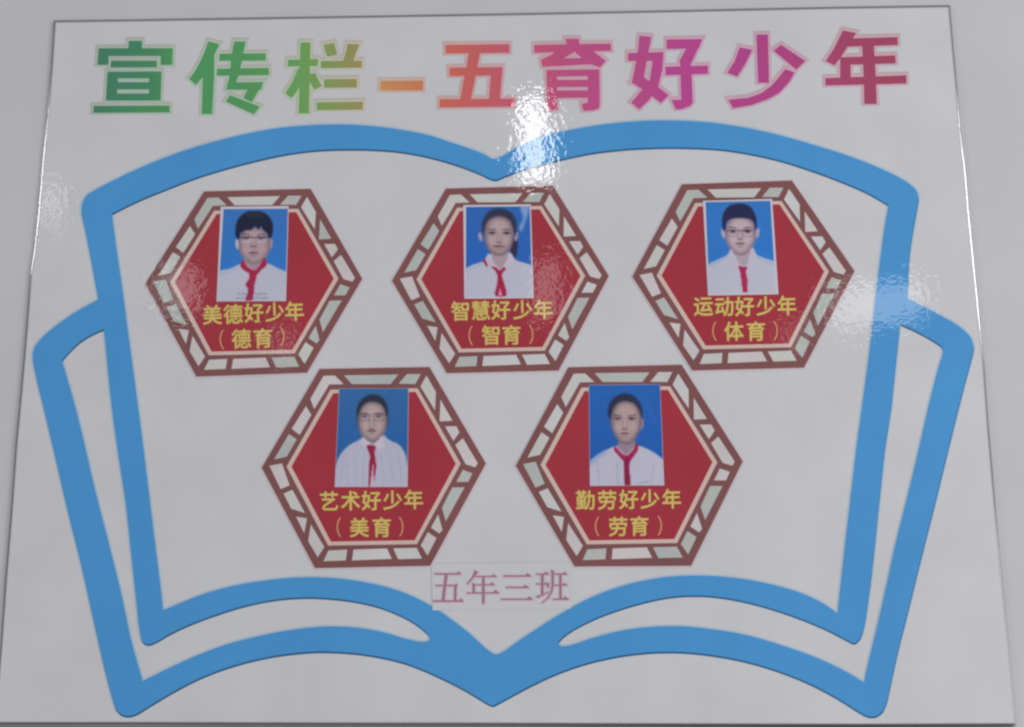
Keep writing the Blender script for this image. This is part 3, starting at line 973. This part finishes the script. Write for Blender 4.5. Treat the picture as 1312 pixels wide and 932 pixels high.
p.line((362, 328), (390, 328), 6, (64, 56, 72), 2.5, .85)
p.poly([(300, 490), (262, 545), (320, 640), (372, 640), (330, 570)], (180, 176, 194), 4, .9, smooth=False)
p.poly([(480, 478), (520, 545), (480, 625), (436, 645), (458, 560)], (182, 176, 194), 4, .9, smooth=False)
p.poly([(358, 640), (438, 642), (424, 690), (440, 760), (438, 868), (398, 868), (384, 760), (372, 680)], (160, 40, 74), 4, smooth=False)
p.line((366, 650), (430, 650), 8, (108, 44, 66), 4, .6)
p.build(o3, s3, t3, HP)

# 4 girl with parted hair, thin glasses, borderless
o4, s4 = (423, 492), 6.754
t4 = photo('borderless portrait photo of a girl with thin glasses and open white collar, above 艺术好少年', [(83, 45), (684, 42), (674, 893), (46, 893)], None, o4, s4, False)
p = Print([(86, 47), (681, 44), (671, 891), (49, 891)], (48, 92, 146))
grad_bg(p, (52, 98, 150), (38, 86, 150))
p.poly([(250, 370), (236, 300), (244, 205), (290, 135), (350, 102), (420, 104), (478, 150), (502, 230), (504, 310), (488, 380), (440, 300), (370, 180), (300, 300)], (48, 52, 70), 8)
p.poly([(30, 920), (50, 760), (80, 640), (150, 550), (250, 490), (320, 452), (460, 440), (520, 490), (600, 530), (650, 600), (672, 700), (690, 920)], (166, 164, 182), 5)
p.poly([(310, 440), (440, 440), (430, 500), (375, 530), (320, 500)], (146, 126, 136), 6, smooth=False)
p.face(372, 330, 124, 172, (164, 142, 142), .76, (108, 92, 98))
p.features(364, 286, 62, 28, 392, 410, 38, browdy=28, lip=(128, 92, 102))
for cxx in (306, 424):
    p.line((cxx - 46, 262), (cxx + 44, 268), 6, (66, 56, 66), 3, .95)
    p.ell(cxx, 292, 40, 24, (158, 146, 154), 6, .35)
    p.line((cxx - 48, 264), (cxx - 38, 318), 5, (92, 80, 88), 3, .85)
    p.line((cxx + 46, 268), (cxx + 38, 318), 5, (92, 80, 88), 3, .85)
    p.line((cxx - 36, 322), (cxx + 36, 322), 5, (100, 88, 94), 3, .8)
p.poly([(242, 280), (240, 215), (274, 150), (330, 108), (390, 100), (450, 124), (496, 200), (502, 270), (490, 280), (478, 225), (440, 172), (385, 148), (330, 154), (282, 200), (256, 250)], (44, 48, 64), 7)
p.poly([(290, 462), (272, 520), (320, 556), (362, 520), (320, 490)], (186, 180, 194), 4, smooth=False)
p.poly([(458, 446), (480, 540), (430, 570), (385, 525), (420, 490)], (184, 176, 188), 4, smooth=False)
p.poly([(318, 536), (350, 528), (400, 542), (392, 600), (408, 700), (386, 850), (378, 720), (352, 890), (334, 890), (340, 740), (350, 620)], (136, 36, 62), 4, smooth=False)
p.line((392, 570), (402, 690), 7, (214, 150, 168), 3, .7)
p.line((378, 700), (356, 880), 10, (206, 170, 186), 4, .8)
for (xa, ya, xb, yb) in ((120, 640, 100, 860), (150, 610, 158, 880), (230, 640, 238, 880), (520, 600, 560, 860), (300, 640, 290, 880), (610, 640, 620, 880), (450, 620, 470, 880)):
    p.line((xa, ya), (xb, yb), 9, (146, 144, 164), 9, .6)
    p.line((xa + 26, ya), (xb + 24, yb), 9, (176, 174, 190), 9, .6)
p.build(o4, s4, t4, HP)

# 5 boy with brushed back hair, borderless
o5, s5 = (745, 486), 6.66
t5 = photo('borderless portrait photo of a child without glasses in a wide red scarf, above 勤劳好少年', [(60, 53), (667, 48), (702, 907), (70, 912)], None, o5, s5, False)
p = Print([(63, 55), (665, 50), (699, 905), (73, 910)], (36, 86, 160))
grad_bg(p, (42, 92, 164), (34, 84, 158))
p.line((560, 230), (630, 380), 14, (60, 104, 176), 12, .6)
p.poly([(60, 720), (120, 660), (200, 612), (280, 575), (480, 570), (560, 600), (640, 645), (710, 720), (720, 930), (60, 930)], (172, 170, 186), 5)
p.poly([(70, 710), (130, 656), (210, 610), (215, 626), (140, 680), (75, 740)], (150, 178, 220), 6, .8)
p.poly([(318, 520), (452, 520), (455, 580), (378, 650), (310, 585)], (140, 120, 132), 6, smooth=False)
p.poly([(240, 350), (222, 290), (238, 212), (290, 152), (360, 126), (430, 140), (488, 198), (514, 270), (512, 340), (470, 320), (380, 220), (290, 320)], (40, 46, 76), 8)
p.ell(512, 385, 13, 50, (138, 120, 134), 5, 1, .1)
p.face(378, 372, 128, 184, (162, 138, 138), .68, (104, 88, 98))
p.features(365, 340, 62, 30, 424, 466, 36, browdy=30, dark=(46, 40, 54), lip=(124, 86, 98), eh=8)
p.poly([(244, 320), (236, 250), (272, 180), (340, 146), (410, 148), (470, 190), (504, 260), (508, 320), (492, 280), (456, 216), (380, 186), (304, 200), (262, 256)], (46, 48, 66), 8)
p.poly([(282, 570), (320, 620), (378, 654), (440, 600), (472, 540), (484, 590), (450, 650), (408, 700), (360, 700), (310, 650), (276, 610)], (148, 34, 72), 4)
p.poly([(296, 580), (340, 620), (378, 650), (370, 668), (320, 640), (286, 600)], (160, 56, 96), 6, .4)
p.poly([(364, 680), (410, 680), (404, 760), (414, 860), (408, 910), (372, 910), (362, 800)], (128, 32, 66), 4)
for (xa, ya, xb, yb) in ((130, 700, 150, 900), (610, 720, 590, 900), (300, 720, 310, 900)):
    p.line((xa, ya), (xb, yb), 8, (140, 138, 158), 7, .7)
p.line((480, 892), (585, 868), 7, (120, 118, 138), 4, .7)
p.build(o5, s5, t5, HP)

# ------------------------------------------------------------------ class name label
lb = thing('class_label', 'pale paper strip lettered 五年三班 pasted over the middle of the book gutter', 'label', 641, 752, None, HL)
px_part('label_paper', [[(553.5, 722.5), (729, 719.5), (731.2, 779.3), (554.6, 781.6)]], HL, 0.06 * MM, M['label'], lb)
SL = 100 / 1312.0


def hb(x0, y0, x1, y1):
    return [(x0, y0), (x1, y0), (x1, y1), (x0, y1)]


SONG = [
    ('五', 545, [hb(165, 186, 600, 214), [(525, 190), (568, 156), (612, 214)], [(335, 205), (382, 205), (325, 645), (280, 645)],
                 hb(180, 382, 545, 406), [(495, 386), (528, 358), (552, 404)], [(490, 390), (532, 390), (526, 645), (485, 645)],
                 hb(138, 640, 640, 668), [(565, 645), (605, 606), (648, 668)]]),
    ('年', 545, [[(835, 136), (890, 165), (800, 285), (715, 378), (700, 362), (790, 250)], hb(815, 232, 1200, 254), [(1105, 236), (1158, 206), (1208, 254)],
                 hb(800, 372, 1165, 392), [(1078, 374), (1125, 338), (1172, 390)], [(793, 350), (836, 370), (838, 520), (798, 520)],
                 hb(700, 508, 1238, 530), [(1135, 510), (1185, 468), (1242, 516)], [(958, 236), (1000, 236), (1000, 680), (975, 712), (958, 690)]]),
    ('三', 640, [hb(68, 222, 530, 248), [(425, 226), (475, 186), (534, 246)], hb(110, 412, 488, 438), [(395, 414), (435, 378), (492, 436)],
                 hb(25, 612, 560, 636), [(455, 614), (508, 576), (564, 634)]]),
    ('班', 640, [hb(612, 192, 828, 214), [(735, 196), (785, 162), (832, 212)], [(698, 200), (742, 200), (738, 560), (698, 570)],
                 hb(620, 358, 822, 380), [(740, 362), (780, 338), (815, 378)], [(608, 575), (640, 606), (832, 508), (828, 488), (720, 545)],
                 [(788, 372), (832, 338), (832, 420), (800, 434)], [(868, 130), (915, 150), (908, 420), (880, 520), (820, 612), (720, 692), (700, 686), (800, 600), (855, 500), (876, 400)],
                 hb(925, 192, 1130, 216), [(1050, 196), (1095, 165), (1135, 214)], [(1000, 200), (1042, 200), (1042, 625), (1003, 625)],
                 hb(900, 376, 1130, 398), [(1050, 380), (1095, 346), (1135, 396)], hb(895, 612, 1160, 636), [(1055, 616), (1105, 574), (1165, 634)]]),
]
for ch, ox, polys in SONG:
    pp = [[(ox + x * SL, 720 + y * SL) for x, y in pl] for pl in polys]
    o = px_part('character', pp, HL + 0.15 * MM, 0.03 * MM, M['rose'], lb)
    px_part('soft_edge', [shift(offset_poly(x, 1.2), 0.4, 0.2) for x in pp], HL + 0.12 * MM, 0.02 * MM, M['rose_soft'], o)
